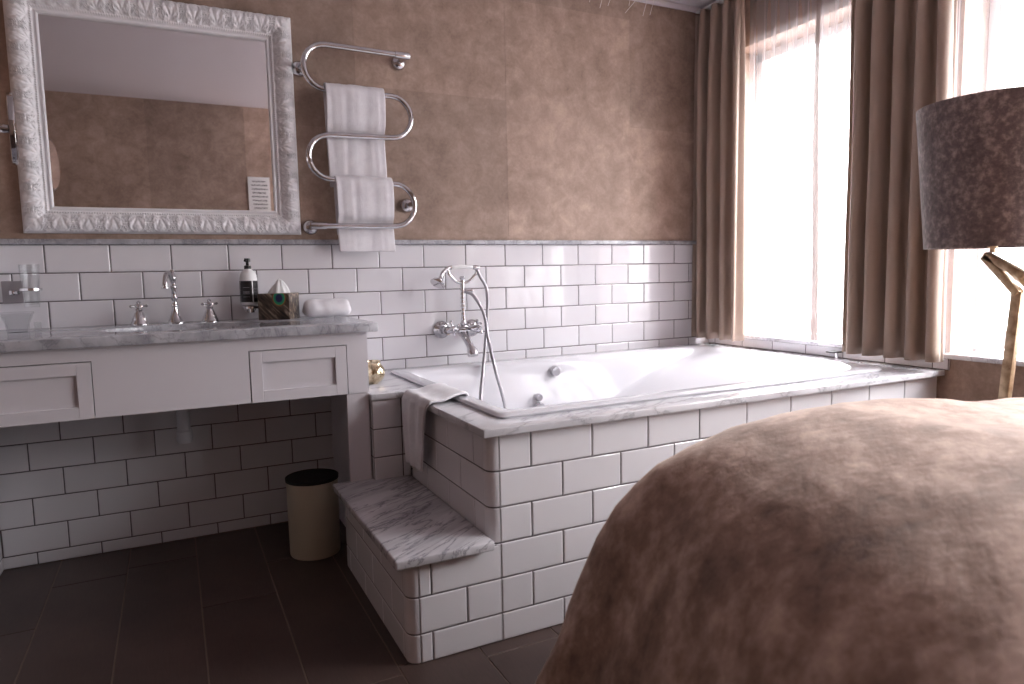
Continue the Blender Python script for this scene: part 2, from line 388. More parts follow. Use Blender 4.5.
bm = bmesh.new()     # left wall
box(bm, XLL-.1, XL, -.66, .006, -.05, ZC+.05, mi=2); box(bm, XLL-.1, XLL, YF-.1, -.6, -.05, ZC+.05, mi=2)
tiles(bm, (XL, 0, 0), (0, -1, 0), (0, 0, 1), (1, 0, 0), 0, .66, [(a, b, (.1 if o == 0 else 0)) for a, b, o in rows_back])
struct('wall_left', bm, ['tile', 'grout', 'paper'])
bm = bmesh.new()     # wall behind the camera
box(bm, XLL-.1, XP, YFF, YF, -.05, ZC+.05, mi=0); box(bm, XP-.1, XR+.25, YFF-.12, YFF, -.05, ZC+.05, mi=0)
for i, x in enumerate([XLL, -.395, .3, .995]):
    b = [-.395, .3, .995, XP][i]
    for z0, z1, mi in ((0, .9, 2), (.9, 1.55, i % 3), (1.55, ZC, (i*2+1) % 3)): paper_rect(bm, (0, YF, 0), (1, 0, 0), x, b, z0, z1, mi, (0, 1, 0))
struct('wall_front', bm, ['paper', 'paper_light', 'paper_dark'])

# window wall
W1, W2, W3 = (-1.05, -.16), (-2.95, -1.31), (-3.75, -3.2)
ZS, ZH = .652, 2.115
bm = bmesh.new()
XO = XR+.25
def wr(y0, y1, z0, z1, mi=0): box(bm, XR, XO, y0, y1, z0, z1, mi=mi)
wr(YFF, .16, -.05, ZS); wr(YFF, .16, ZH, ZC+.05); wr(W1[1], .16, ZS, ZH); wr(W2[1], W1[0], ZS, ZH); wr(W3[1], W2[0], ZS, ZH); wr(YFF, W3[0], ZS, ZH)
struct('wall_right', bm, ['paper', 'paper'])
bm = bmesh.new()    # strip of cut tiles between bath deck and window sill
tiles(bm, (XR-.008, 0, 0), (0, -1, 0), (0, 0, 1), (-1, 0, 0), 0, 1.312, [(RZ, ZS-.001, .05)])
box(bm, XR-.0075, XR-.0005, -1.312, -.001, RZ, ZS-.001, mi=0)
struct('trim_2', bm, ['tile', 'grout'])
bm = bmesh.new(); box(bm, XR-.03, XO-.1, W3[0], W1[1], ZS, .672, .003)
struct('trim_3', bm, 'marble', smooth=True)
bm = bmesh.new(); box(bm, XL, XR-.002, -.012, .006, ZT, 1.165, .004, segs=3)
box(bm, XL, XL+.012, -.66, -.012, ZT, 1.165, .004, segs=3)
struct('trim_1', bm, 'marble_grey', smooth=True)

bm = bmesh.new(); box(bm, XLL-.1, XO, YFF-.12, .16, ZC, ZC+.1); struct('ceiling', bm, 'ceiling')
bm = bmesh.new(); box(bm, 1.3, XR, -.02, .006, ZC-.022, ZC, .004); box(bm, XR-.02, XR, YFF, -.02, ZC-.022, ZC, .004)
struct('trim_4', bm, 'ceiling', smooth=True)

# floor: long plank tiles running towards the back wall
bm = bmesh.new(); box(bm, XLL-.1, XO, YFF-.12, .16, -.1, -.0022, mi=1)
cols = [-.25+.2217*i for i in range(-5, 16)]
offs = [.35, -.25, -.62, -.65, -1.28, -.35, -.9]
known = {0: .35, 1: -.25, 2: -1.1, 3: -.65, 4: -1.29, 5: -.35}
for i, x in enumerate(cols, -5):
    x1 = min(x+.2217, XR); x0 = max(x, XLL)
    if x1-x0 < .02: continue
    y = known.get(i, -((.37*i) % .9))
    yb = YFF if x1 > XP else YF
    while y > yb: y -= .9
    ys = [yb]+[y+.9*k for k in range(1, 9) if yb+.02 < y+.9*k < -.02]+[.004]
    for a, b in zip(ys, ys[1:]): box(bm, x0+.0018, x1-.0018, a+.0018, b-.0018, -.01, 0, .0012, 0, segs=1)
struct('floor', bm, ['floor', 'floor_grout'])

# windows: painted frame, mullion, pane
for n, (ya, yb), mull in ((1, W1, []), (2, W2, [-2.1]), (3, W3, [])):
    bm = bmesh.new(); xa, xb = XO-.1, XO-.04
    t = .045
    box(bm, xa, xb, ya, yb, ZS, ZS+.03, .003); box(bm, xa, xb, ya, yb, ZH-t, ZH, .003)
    box(bm, xa, xb, ya, ya+t, ZS, ZH, .003); box(bm, xa, xb, yb-t, yb, ZS, ZH, .003)
    for y in mull: box(bm, xa, xb, y-.03, y+.03, ZS, ZH, .003)
    wnd = struct('window_%d' % n, bm, 'white_trim', smooth=True)
    bm = bmesh.new(); box(bm, xa+.02, xa+.026, ya+.01, yb-.01, ZS+.01, ZH-.01)
    link('pane', bm, 'pane', wnd)

# outside: pale brick parapet beyond the glass
bm = bmesh.new(); box(bm, 4.5, 4.7, -9, 6, -3, .635); 
o = tag(link('parapet', bm, 'brick'), 'low brick parapet seen outside through the sheer curtains', 'wall')
bm = bmesh.new(); box(bm, XO+.005, 4.5, -9, 6, -3.2, -3); tag(link('roof_terrace', bm, 'brick'), 'outside ground far below the windows', 'ground')

# ------------------------------------------------------------------ bath surround: tiled apron + marble deck
XS, YS = 1.122, -1.268            # outer faces of the apron
sur = thing('bath_surround', 'white subway tiled bath surround with marble deck under the window', 'bath surround', (1.1, -.6, 0))
def child(o): o.parent = sur; o.matrix_parent_inverse = Matrix.Translation((-1.1, .6, 0))
R_ = .03
rz = [(0, .08), (.08, .18), (.18, .28), (.28, .38), (.38, .48), (.48, .584)]
face_off = [.15, .05, .15, .05, .15, .05]
bm = bmesh.new()
box(bm, XS+.005, XR-.003, YS+.005+.0, -.001, 0, .02)
tiles(bm, (0, YS+.004, 0), (1, 0, 0), (0, 0, 1), (0, -1, 0), XS+R_, XR-.002, [(a, b, o) for (a, b), o in zip(rz, face_off)])
tiles(bm, (XS+.004, 0, 0), (0, -1, 0), (0, 0, 1), (-1, 0, 0), .60, -YS-R_, [(a, b, o) for (a, b), o in zip(rz, [.06, .16, .06, .16, .06, .16])])
bullnose(bm, XS+R_, YS+R_, R_, 180, 270, rz)
# ledge beside the vanity
tiles(bm, (0, -.592+.004, 0), (1, 0, 0), (0, 0, 1), (0, -1, 0), .988, 1.092, [(a, b, -.05) for (a, b) in rz])
tiles(bm, (0, -.592+.004, 0), (1, 0, 0), (0, 0, 1), (0, -1, 0), 1.092, XS, [(a, b, -.05) for (a, b) in rz])
tiles(bm, (.988+.004, 0, 0), (0, -1, 0), (0, 0, 1), (-1, 0, 0), 0.0, .59, [(a, b, .1) for (a, b) in rz])
child(link('tiled_apron', bm, ['tile', 'grout'], smooth=15))
xs = [.984, 1.096, 1.21, 2.86, XR-.009]; ys = [-1.3, -1.18, -.602, -.145, -.0]
def inc(i, j):
    if i == 0: return j >= 2
    if i == 2 and j in (1, 2): return False
    return True
bm = slab(xs, ys, inc, .584, RZ, .003)
child(link('marble_deck', bm, 'marble', smooth=True))

# bath shell
def rrect(x0, x1, y0, y1, rs, z, n=9):
    pts = []
    cs = [(x1, y1, 0, rs[0]), (x0, y1, 90, rs[1]), (x0, y0, 180, rs[2]), (x1, y0, 270, rs[3])]
    for cx, cy_, a0, r in cs:
        sx = -1 if cx == x1 else 1; sy = -1 if cy_ == y1 else 1
        for k in range(n+1):
            a = math.radians(a0+90*k/n); pts.append((cx+sx*r+r*math.cos(a), cy_+sy*r+r*math.sin(a), z))
    return pts
def loft(bm, rings, cap=True):
    R = [[bm.verts.new(p) for p in r] for r in rings]; n = len(R[0])
    for a, b in zip(R, R[1:]):
        for k in range(n): bm.faces.new((a[k], a[(k+1) % n], b[(k+1) % n], b[k]))
    if cap: bm.faces.new(R[-1])
    return R
bt = thing('bathtub', 'large white acrylic built in bathtub with a sloping back', 'bathtub', (2.03, -.66, .16))
bm = bmesh.new()
T = []
def ring(x0, x1, y0, y1, z, r): T.append([(x-2.03, y+.66, z_-.16) for x, y, z_ in rrect(x0, x1, y0, y1, r, z)])
ring(1.19, 2.88, -1.2, -.125, RZ+.0005, [.11, .03, .03, .11]); ring(1.187, 2.883, -1.203, -.122, RZ+.006, [.11, .03, .03, .11])
ring(1.192, 2.878, -1.198, -.127, RZ+.012, [.11, .03, .03, .11]); ring(1.2, 2.87, -1.19, -.135, RZ+.014, [.11, .03, .03, .11])
ring(1.235, 2.82, -1.15, -.19, RZ+.013, [.07, .05, .05, .13]); ring(1.245, 2.805, -1.14, -.205, RZ+.009, [.06, .05, .05, .13])
ring(1.252, 2.785, -1.133, -.213, RZ-.002, [.055, .055, .055, .13]); ring(1.257, 2.75, -1.128, -.219, RZ-.02, [.045, .06, .06, .13])
for t in [i/10 for i in range(1, 11)]:
    z = RZ-.02-t*.40; x1 = 2.75-.95*(t**.75)
    ring(1.257+.07*t, x1, -1.128+.05*t, -.219-.06*t, z, [.04, .07, .07, .13])
ring(1.36, 1.76, -1.04, -.32, .168, [.09]*4); ring(1.42, 1.70, -.98, -.38, .163, [.07]*4)
loft(bm, T)
link('shell', bm, 'acrylic', bt, smooth=True)
def disc_fit(parent, name, loc, r, mats='chrome', ax='y', depth=.012):
    bm = bmesh.new(); lathe(bm, [(r, 0), (r, -depth*.5), (r*.85, -depth), (r*.3, -depth*1.05), (0, -depth*1.05)], 28, (0, 0, 0), ax)
    bmesh.ops.remove_doubles(bm, verts=bm.verts[:], dist=2e-4)
    return link(name, bm, mats, parent, smooth=True, loc=loc)
def T0(x, y, z): return (x-2.03, y+.66, z-.16)
disc_fit(bt, 'water_inlet', T0(1.925, -.226, .567), .024, depth=.02)
disc_fit(bt, 'overflow_knob', T0(1.83, -.241, .458), .017, depth=.02)
ov = disc_fit(bt, 'overflow_cover', T0(1.828, -.249, .408), .030, depth=.018)

# ------------------------------------------------------------------ bath step
st = thing('bath_step', 'low tiled bath step with grey veined marble tread beside the bin', 'step', (.98, -.9, 0))
def ch(o, root):
    o.parent = root; o.matrix_parent_inverse = Matrix.Translation(-root.location); return o
bm = bmesh.new(); X2 = .885; rs3 = rz[:3][:]; rs3[-1] = (.18, .277)
tiles(bm, (0, YS+.004, 0), (1, 0, 0), (0, 0, 1), (0, -1, 0), X2+R_, XS+R_-.001, [(a, b, o) for (a, b), o in zip(rs3, face_off)])
tiles(bm, (X2+.004, 0, 0), (0, -1, 0), (0, 0, 1), (-1, 0, 0), .562, -YS-R_, [(a, b, o) for (a, b), o in zip(rs3, [.02, .12, .02])])
bullnose(bm, X2+R_, YS+R_, R_, 180, 270, rs3)
box(bm, X2+.006, XS-.001, YS+.03, -.562, 0, .27, mi=1)
ch(link('tiled_base', bm, ['tile', 'grout'], smooth=15), st)
bm = bmesh.new(); box(bm, .848, 1.121, -1.3, -.556, .277, .302, .005, segs=3)
box(bm, 1.12, XS+.03, -1.3, YS-.001, .277, .302, 0) if False else None
ch(link('marble_tread', bm, 'marble_step', smooth=True), st)

# ------------------------------------------------------------------ vanity cabinet
va = thing('vanity_cabinet', 'pale lilac grey vanity cabinet with two shallow shaker drawers', 'cabinet', (.4, -.3, 0))
YV = -.575; Z0, Z1 = .612, .823
bm = bmesh.new()
dz1 = .778; dl = (-.143, .166); dr = (.603, .911); g = .003
box(bm, -.203, .985, YV, YV+.02, dz1+g, Z1)
box(bm, dl[1]+g, dr[0]-g, YV, YV+.02, Z0, dz1+g)
box(bm, dr[1]+g, .985, YV, YV+.02, Z0-.001, dz1+g); box(bm, -.203, dl[0]-g, YV, YV+.02, Z0, dz1+g)
box(bm, .965, .985, YV+.02, -.002, Z0, Z1); box(bm, -.203, -.185, YV+.02, -.002, Z0, Z1)
box(bm, -.185, .965, -.02, -.002, Z0, Z1-.002)
for a, b in (dl, dr): box(bm, a-.001, b+.001, YV+.022, YV+.05, Z0+.004, dz1+g, mi=1)  # black backing boxes stand in for the shade inside the drawer gaps
ch(link('body', bm, ['white_paint', 'black']), va)
for a, b in (dl, dr):
    bm = bmesh.new(); s_ = .037 if a > 0 else .037
    z0, z1 = Z0-.001, dz1
    box(bm, a, a+s_, YV-.001, YV+.018, z0, z1, .0012); box(bm, b-s_, b, YV-.001, YV+.018, z0, z1, .0012)
    box(bm, a+s_, b-s_, YV-.0005, YV+.018, z1-s_, z1, .0012); box(bm, a+s_, b-s_, YV-.0005, YV+.018, z0, z0+s_, .0012)
    box(bm, a+s_-.002, b-s_+.002, YV+.009, YV+.016, z0+s_-.002, z1-s_+.002)
    ch(link('drawer', bm, 'white_paint'), va)
bm = bmesh.new()     # end panel standing on the floor beside the bath ledge
box(bm, .908, .984, YV+.004, YV+.03, 0.0, Z0-.002, .001)
box(bm, .966, .984, YV+.03, -.002, 0, Z0-.002)
ch(link('end_panel', bm, 'white_paint'), va)

# countertop with oval cut-out
CT = .853
bcx, bcy, ba, bb = .40, -.315, .225, .155
bm = bmesh.new()
x0, x1, y0, y1 = -.204, 1.018, -.602, -.0
angs = sorted(set([2*PI*k/64 for k in range(64)]+[math.atan2(y-bcy, x-bcx) % (2*PI) for x in (x0, x1) for y in (y0, y1)]))
def hit(a):
    dx, dy = math.cos(a), math.sin(a); t = 1e9
    if dx > 1e-9: t = min(t, (x1-bcx)/dx)
    if dx < -1e-9: t = min(t, (x0-bcx)/dx)
    if dy > 1e-9: t = min(t, (y1-bcy)/dy)
    if dy < -1e-9: t = min(t, (y0-bcy)/dy)
    return bcx+dx*t, bcy+dy*t
def ell(a, k=1):
    dx, dy = math.cos(a), math.sin(a); r = 1/math.sqrt((dx/ba)**2+(dy/bb)**2)*k; return bcx+dx*r, bcy+dy*r
rg = []
for z, kind in ((CT, 'o'), (CT, 'i'), (Z1, 'i'), (Z1, 'o')):
    rg.append([bm.verts.new((*(hit(a) if kind == 'o' else ell(a)), z)) for a in angs])
for A, B in zip(rg, rg[1:]+rg[:1]):
    for k in range(len(angs)):
        k2 = (k+1) % len(angs); bm.faces.new((A[k], A[k2], B[k2], B[k]))
bmesh.ops.recalc_face_normals(bm, faces=bm.faces[:])
es = [e for e in bm.edges if len(e.link_faces) == 2 and e.calc_face_angle(0) > 1]
bmesh.ops.bevel(bm, geom=es, offset=.003, segments=2, affect='EDGES', profile=.5)
tag(link('countertop', bm, 'marble_grey', smooth=True), 'grey veined marble countertop on the vanity under the mirror', 'countertop')
# basin
ba_ = thing('wash_basin', 'white oval basin sunk under the vanity countertop with its waste trap below', 'basin', (bcx, bcy, .66))
bm = bmesh.new()
R = []
for k, z in ((1.04, .8225), (1.0, .822), (.97, .81), (.9, .77), (.72, .72), (.4, .695), (.1, .69)):
    R.append([(ell(a, k)[0]-bcx, ell(a, k)[1]-bcy, z-.66) for a in angs])
loft(bm, R)
o = link('bowl', bm, 'ceramic', ba_, smooth=True)
so = o.modifiers.new('thick', 'SOLIDIFY'); so.thickness = .006; so.offset = 0
bm = bmesh.new(); tx, ty = .402-bcx, -.16-bcy
lathe(bm, [(.019, .023), (.019, -.055), (.024, -.058), (.024, -.075), (.019, -.078), (.021, -.081), (.021, -.14), (.0, -.14)][0:2]+[(.026, -.056), (.026, -.082), (.0215, -.084), (.0225, -.195), (.027, -.198), (.027, -.23), (.023, -.24), (.0, -.241)], 28, (tx, ty, 0))
tube(bm, spline([(tx-.005, ty+.01, -.07), (tx-.03, ty+.03, -.07), (tx-.04, ty+.08, -.04), (tx-.04, ty+.155, -.03)]), .016, 14)
link('waste_trap', bm, 'plastic', ba_, smooth=True)

# ------------------------------------------------------------------ basin tap: spout and two cross handles
def bell(bm, c, h=.06, R0=.026):
    lathe(bm, [(R0, 0), (R0, .004), (R0*.92, .007), (R0*.9, .011), (R0*.8, .015), (R0*.78, .02), (R0*.64, .03), (R0*.48, .043), (R0*.36, h-.008), (R0*.42, h-.004), (R0*.36, h)], 28, c)
tp = thing('basin_tap', 'chrome basin tap with a curved spout and two cross handles', 'tap', (.40, -.095, CT))
bm = bmesh.new()
lathe(bm, [(.03, 0), (.03, .004), (.026, .008), (.02, .02), (.014, .035), (.0105, .05), (.009, .06), (.0115, .064), (.0115, .068), (.0085, .072), (.0085, .085), (.012, .09), (.012, .096), (.0085, .1), (.008, .125), (.0115, .13), (.0115, .136), (.0085, .14), (.009, .155), (.0125, .163), (.0125, .17), (.008, .178), (.005, .186), (.008, .19), (.0065, .197), (.0, .199)], 28)
tube(bm, spline([(0, 0, .150), (-.006, -.018, .168), (-.014, -.045, .183), (-.022, -.075, .176), (-.026, -.09, .150), (-.027, -.094, .13)]), [.0085]*40+[.0095]*8+[.0125]*3, 16)
link('spout', bm, 'chrome', tp, smooth=True)
for sx in (-1, 1):
    bm = bmesh.new(); cx = sx*.117
    bell(bm, (cx, .005, 0), .058, .031)
    lathe(bm, [(.007, .058), (.01, .064), (.01, .07), (.006, .076), (.008, .082), (.0, .088)], 20, (cx, .005, 0))
    for a in (20, 110, 200, 290):
        a = math.radians(a); d = Vector((math.cos(a), math.sin(a), 0)); p = Vector((cx, .005, .068))
        tube(bm, [p, p+d*.012, p+d*.022, p+d*.026, p+d*.031], [.004, .0032, .0036, .0062, .003], 12)
    link('cross_handle', bm, 'chrome', tp, smooth=True)

# ------------------------------------------------------------------ ornate mirror
OX0, OX1, OZ0, OZ1 = -.053, .879, 1.184, 2.028
IX0, IX1, IZ0, IZ1 = .043, .780, 1.277, 1.926
mr = thing('wall_mirror', 'large mirror in a carved white frame over the basin', 'mirror', ((OX0+OX1)/2, 0, OZ0))
def relief(s, t, Ltot):
    # t 0 at inner edge, 1 at outer edge ; s in metres along the side
    h = 0
    if t < .10: return .010+.004*math.sin(t/.10*PI)
    if t < .17: return .008
    if t < .26:                                   # beaded inner line
        return .016+.0035*abs(math.sin(s*PI/.008))*math.sin((t-.17)/.09*PI)
    if t > .94: return .010*(1-t)/.06+.004
    u = (t-.26)/.68
    prof = .018+.020*math.sin(u*PI*.9)
    n = max(1, round(Ltot/.078)); per = Ltot/n; c = (s/per) % 1.0-.5      # one motif per cell
    x = c*per; y = u*.060
    k = 0
    # open acanthus fan rooted at the inner edge, tips curling outwards
    r = math.hypot(x, y-.006); th = math.atan2(x, y-.006)
    env = .036+.016*math.cos(th*2)
    if abs(th) < 1.9 and r < env: k = max(k, (.35+.65*abs(math.cos(th*4.2)))*min(1, r/.012)*(.6+.4*r/env))
    k = max(k, .9*math.exp(-((r-env-.002)/.0022)**2)) if abs(th) < 2.2 else k
    for sg in (-1, 1):
        for (px, py, R1, w_, tw) in ((.43, .044, .016, .0040, 1), (.36, .016, .013, .0036, -1)):
            dx, dy = x-sg*per*px, y-py; rr = math.hypot(dx, dy); ph = math.atan2(dy, dx*sg)
            if rr < R1: k = max(k, .5+.5*math.cos(rr/w_*2*PI*.8-tw*ph))
    k += .25*noise.noise(Vector((s*160, t*9, 3)))
    return prof+.0058*k-.002
bm = bmesh.new()
cI = [(IX0, IZ0), (IX1, IZ0), (IX1, IZ1), (IX0, IZ1)]; cO = [(OX0, OZ0), (OX1, OZ0), (OX1, OZ1), (OX0, OZ1)]
NTt = 44
ox = (OX0+OX1)/2
for s in range(4):
    a, b = cI[s], cI[(s+1) % 4]; A, B = cO[s], cO[(s+1) % 4]
    Lt = math.hypot(B[0]-A[0], B[1]-A[1]); ns = int(Lt/.0026); grid = []
    for i in range(ns+1):
        row = []
        for j in range(NTt+1):
            t = j/NTt; k = i/ns
            p0x, p0z = a[0]+(A[0]-a[0])*t, a[1]+(A[1]-a[1])*t; p1x, p1z = b[0]+(B[0]-b[0])*t, b[1]+(B[1]-b[1])*t
            x_, z_ = p0x+(p1x-p0x)*k, p0z+(p1z-p0z)*k
            # distance along the side measured in the plane
            sd = math.hypot(x_-A[0], z_-A[1]) if False else ((x_-A[0]) if s == 0 else (z_-A[1]) if s == 1 else (A[0]-x_) if s == 2 else (A[1]-z_))
            row.append(bm.verts.new((x_-ox, -.004-relief(sd, t, Lt), z_-OZ0)))
        grid.append(row)
    for r1, r2 in zip(grid, grid[1:]):
        for j in range(NTt): bm.faces.new((r1[j], r1[j+1], r2[j+1], r2[j]))
    # outer and inner returns to the wall
    for j in (0, NTt):
        bk = [bm.verts.new((g_[j].co.x, -.001 if j else -.004, g_[j].co.z)) for g_ in grid]
        for i in range(ns): bm.faces.new((grid[i][j], grid[i+1][j], bk[i+1], bk[i]))
bmesh.ops.remove_doubles(bm, verts=bm.verts[:], dist=1e-5)
link('carved_frame', bm, 'plaster', mr, smooth='all')
bm = bmesh.new(); box(bm, IX0-ox-.004, IX1-ox+.004, -.0075, -.002, IZ0-OZ0-.004, IZ1-OZ0+.004)
link('mirror_glass', bm, 'mirror', mr)

# magnifying mirror reaching out from the left wall
mg = thing('magnifying_mirror', 'round chrome magnifying mirror seen edge on at the left of the big mirror', 'mirror', (XL, -.36, 1.471))
bm = bmesh.new(); cxm = 0.0; HX = -.004-XL
lathe(bm, [(.1, -.008), (.104, -.006), (.105, 0), (.104, .006), (.1, .008), (.09, .0085), (.0, .0085)], 40, (cxm, 0, 0), 'x'); 
o = link('round_head', bm, 'chrome', mg, smooth=True, loc=(HX, 0, 0)); o.rotation_euler = (0, 0, .155)
bm = bmesh.new(); lathe(bm, [(.092, .0), (.092, .0015), (0, .0015)], 40, (cxm+.0085, 0, 0), 'x'); o2 = link('magnifying_glass', bm, 'mirror', mg, smooth=True, loc=(HX, 0, 0)); o2.rotation_euler = (0, 0, .155)
bm = bmesh.new(); tube(bm, [(.003, 0, 0), (HX-.008, 0, 0)], .007, 14); lathe(bm, [(.032, .0), (.032, .006), (.02, .012), (0, .013)], 28, (0.0, 0, 0), 'x')
lathe(bm, [(.012, -.03), (.014, -.02), (.012, -.008)], 20, (HX, 0, 0), 'x')
link('wall_arm', bm, 'chrome', mg, smooth=True)

# card on the wall behind the camera, seen in the mirror
cd = thing('framed_card', 'small white card with grey handwritten lines reflected in the mirror corner', 'card', (1.08, YF+.0015, 1.5))
bm = bmesh.new(); box(bm, -.083, .083, 0, .012, 0, .32, .002); link('panel', bm, 'card', cd)
bm = bmesh.new(); rnd = random.Random(3)
for i in range(9):
    z = .285-i*.03; wd = .045+.012*rnd.random(); x = -wd
    while x < wd:
        a = rnd.uniform(.006, .016)
        pts = [(x+a*k/6, .0125, z+.006*math.sin(k*1.9+rnd.random()*2)) for k in range(7)]
        tube(bm, pts, .0017, 5); x += a+.003
link('handwriting', bm, 'ink', cd)

# ------------------------------------------------------------------ towel rail
YR = -.1
rl = thing('towel_rail', 'chrome serpentine towel warmer on the brown wall beside the mirror', 'towel rail', (1.1, 0, 1.2))
def pr(x, z, y=YR): return (x-1.1, y, z-1.2)
bm = bmesh.new(); pts = [(1.31, 1.908), (1.12, 1.912)]+arc(.99, 1.828, .086, 90, 270)+[(1.12, 1.742)]+arc(1.247, 1.659, .083, 90, -90)+[(1.12, 1.573)]+arc(.994, 1.484, .087, 90, 270)+[(1.12, 1.393)]+arc(1.247, 1.303, .086, 90, -90)+[(1.12, 1.215), (.93, 1.215)]
tube(bm, [pr(x, z) for x, z in pts], .0115, 16)
link('heating_tube', bm, 'chrome', rl, smooth=True)
for x, z in ((1.315, 1.908), (.905, 1.838), (1.331, 1.312), (.918, 1.215)):
    bm = bmesh.new(); tube(bm, [pr(x, z, -.0005), pr(x, z, YR)], .011, 16)
    lathe(bm, [(.031, -.0005), (.031, -.006), (.026, -.016), (.014, -.022), (.011, -.023)], 28, pr(x, z, 0), 'y')
    if z > 1.9 or z < 1.25:
        s_ = -1 if z > 1.9 else 1
        tube(bm, [pr(x-s_*.017, z), pr(x-s_*.008, z), pr(x+s_*.045, z)], [.013, .0155, .0145], 16)
    link('wall_bracket', bm, 'chrome', rl, smooth=True)

def drape(name, label, x0, x1, path, thick, waves, group=None, skew=0, parent=None, nx=34, sub=6):
    """cloth hanging over something: path = list of (y, z), extruded along x"""
    P = spline([(0, a, b) for a, b in path], sub); bm = bmesh.new(); G = []
    n = len(P)
    for i, p in enumerate(P):
        row = []
        d = (P[min(i+1, n-1)]-P[max(i-1, 0)]).normalized(); nn = Vector((0, -d.z, d.y))
        for k in range(nx+1):
            u = k/nx; s = i/(n-1)
            off = waves*(noise.noise(Vector((u*5.5, s*1.6+x0*7, x0*3)))+.5*noise.noise(Vector((u*13, s*2.5, 5+x0))))*min(1, abs(s-.0)*3+.3)
            x = x0+(x1-x0)*u+skew*(p.z-P[0].z)+.002*noise.noise(Vector((u*2, s*9, 1)))
            row.append(bm.verts.new(Vector((x, 0, 0))+p+nn*off))
        G.append(row)
    for a, b in zip(G, G[1:]):
        for k in range(nx): bm.faces.new((a[k], a[k+1], b[k+1], b[k]))
    o = link(name, bm, 'towel', parent, smooth='all')
    so = o.modifiers.new('thick', 'SOLIDIFY'); so.thickness = thick; so.offset = 0
    bv = o.modifiers.new('soft', 'BEVEL'); bv.width = thick*.42; bv.segments = 3; bv.limit_method = 'ANGLE'; bv.angle_limit = 1.0
    return tag(o, label, 'towel', group) if label else o
drape('hand_towel', 'white towel hanging from the second bar of the towel rail, behind the third bar', .985, 1.222,
      [(-.072, 1.53), (-.076, 1.61), (-.080, 1.71), (-.084, 1.748), (-.1, 1.765), (-.118, 1.749), (-.120, 1.70), (-.105, 1.63), (-.083, 1.59), (-.078, 1.56), (-.077, 1.45), (-.074, 1.37)], .010, .0035, 'white towels on the towel rail', skew=-.03)
drape('hand_towel', 'white towel over the fourth bar of the towel rail, hanging lowest behind the bottom bar', 1.012, 1.246,
      [(-.062, 1.18), (-.066, 1.25), (-.078, 1.36), (-.084, 1.395), (-.1, 1.409), (-.118, 1.394), (-.119, 1.35), (-.105, 1.27), (-.083, 1.235), (-.078, 1.2), (-.08, 1.112)], .011, .0035, 'white towels on the towel rail', skew=-.045)

# ------------------------------------------------------------------ bath mixer with hand shower
bx = thing('bath_mixer', 'chrome wall mounted bath mixer with hand shower and hose over the bath', 'tap', (1.54, 0, .763))
def q(x, y, z): return (x-1.52, y, z-.76)     # local to the wall point between the two flanges
bm = bmesh.new()
for x in (1.452, 1.598):
    lathe(bm, [(.039, -.0005), (.039, -.006), (.032, -.014), (.018, -.022), (.015, -.03), (.015, -.058), (.019, -.062), (.019, -.082)], 28, q(x, 0, .762), 'y')
tube(bm, [q(1.445, -.075, .762), q(1.47, -.075, .762), q(1.50, -.08, .762), q(1.525, -.085, .765), q(1.55, -.08, .762), q(1.58, -.075, .762), q(1.605, -.075, .762)], [.014, .016, .012, .026, .012, .016, .014], 18)
tube(bm, [q(1.525, -.08, .75), q(1.525, -.1, .738), q(1.527, -.125, .715), q(1.53, -.15, .69), q(1.531, -.157, .68), q(1.532, -.165, .667), q(1.532, -.17, .655)], [.024, .019, .0165, .0165, .021, .025, .024], 20)
link('mixer_body', bm, 'chrome', bx, smooth=True)
bm = bmesh.new()
prof = [(.014, 0), (.016, .006), (.010, .016)]
z = .022
while z < .2:
    prof += [(.0085, z), (.0105, z+.006), (.0085, z+.012)]; z += .018
prof += [(.009, .2), (.014, .206), (.009, .214)]
lathe(bm, prof, 22, q(1.525, -.085, .785))
link('riser', bm, 'chrome', bx, smooth=True)
bm = bmesh.new()
tube(bm, [q(x, -.085, z) for x, z in [(1.458, 1.04), (1.462, 1.012)]+arc(1.527, 1.034, .064, 205, 335, 16)[1:-1]+[(1.592, 1.008), (1.596, 1.033)]], .007, 12)
link('cradle', bm, 'chrome', bx, smooth=True)
for sx in (-1, 1):
    bm = bmesh.new(); x = 1.525+sx*.105 if False else (1.44 if sx < 0 else 1.61)
    cxx = 1.505 if sx < 0 else 1.555
    p = Vector(q(1.525+sx*.035, -.095, .765)); d = Vector((sx*.75, -.6, .28)).normalized()
    tube(bm, [p, p+d*.02, p+d*.03, p+d*.04], [.012, .014, .009, .008], 16)
    u, v_ = frame_at(d)
    for k in range(4):
        e = (u*math.cos(k*PI/2+.4)+v_*math.sin(k*PI/2+.4)); c0 = p+d*.038
        tube(bm, [c0, c0+e*.014, c0+e*.026, c0+e*.031, c0+e*.036], [.005, .0042, .0046, .0078, .004], 10)
    link('cross_handle', bm, 'chrome', bx, smooth=True)
bm = bmesh.new(); tube(bm, [q(1.605, -.088, 1.036), q(1.59, -.088, 1.037), q(1.575, -.088, 1.038)], [.009, .011, .009], 16)
link('hose_nut', bm, 'chrome', bx, smooth=True)
bm = bmesh.new()
tube(bm, spline([q(1.475, -.088, 1.038), q(1.465, -.088, 1.037), q(1.455, -.09, 1.034), q(1.43, -.095, 1.015), q(1.42, -.1, .995)]), [.009]*10+[.008]*31, 14)
hd = Vector((-.55, -.25, -.80)).normalized(); p = Vector(q(1.42, -.1, .997))
tube(bm, [p, p+hd*.008, p+hd*.02, p+hd*.034, p+hd*.038], [.009, .012, .026, .035, .033], 24)
hs = link('hand_shower', bm, 'chrome', bx, smooth=True)
bm = bmesh.new(); tube(bm, spline([q(1.475, -.088, 1.038), q(1.525, -.088, 1.041), q(1.577, -.088, 1.038)], 8), [.007]+[.0085]*5+[.0095]*5+[.0085]*5+[.007], 14)
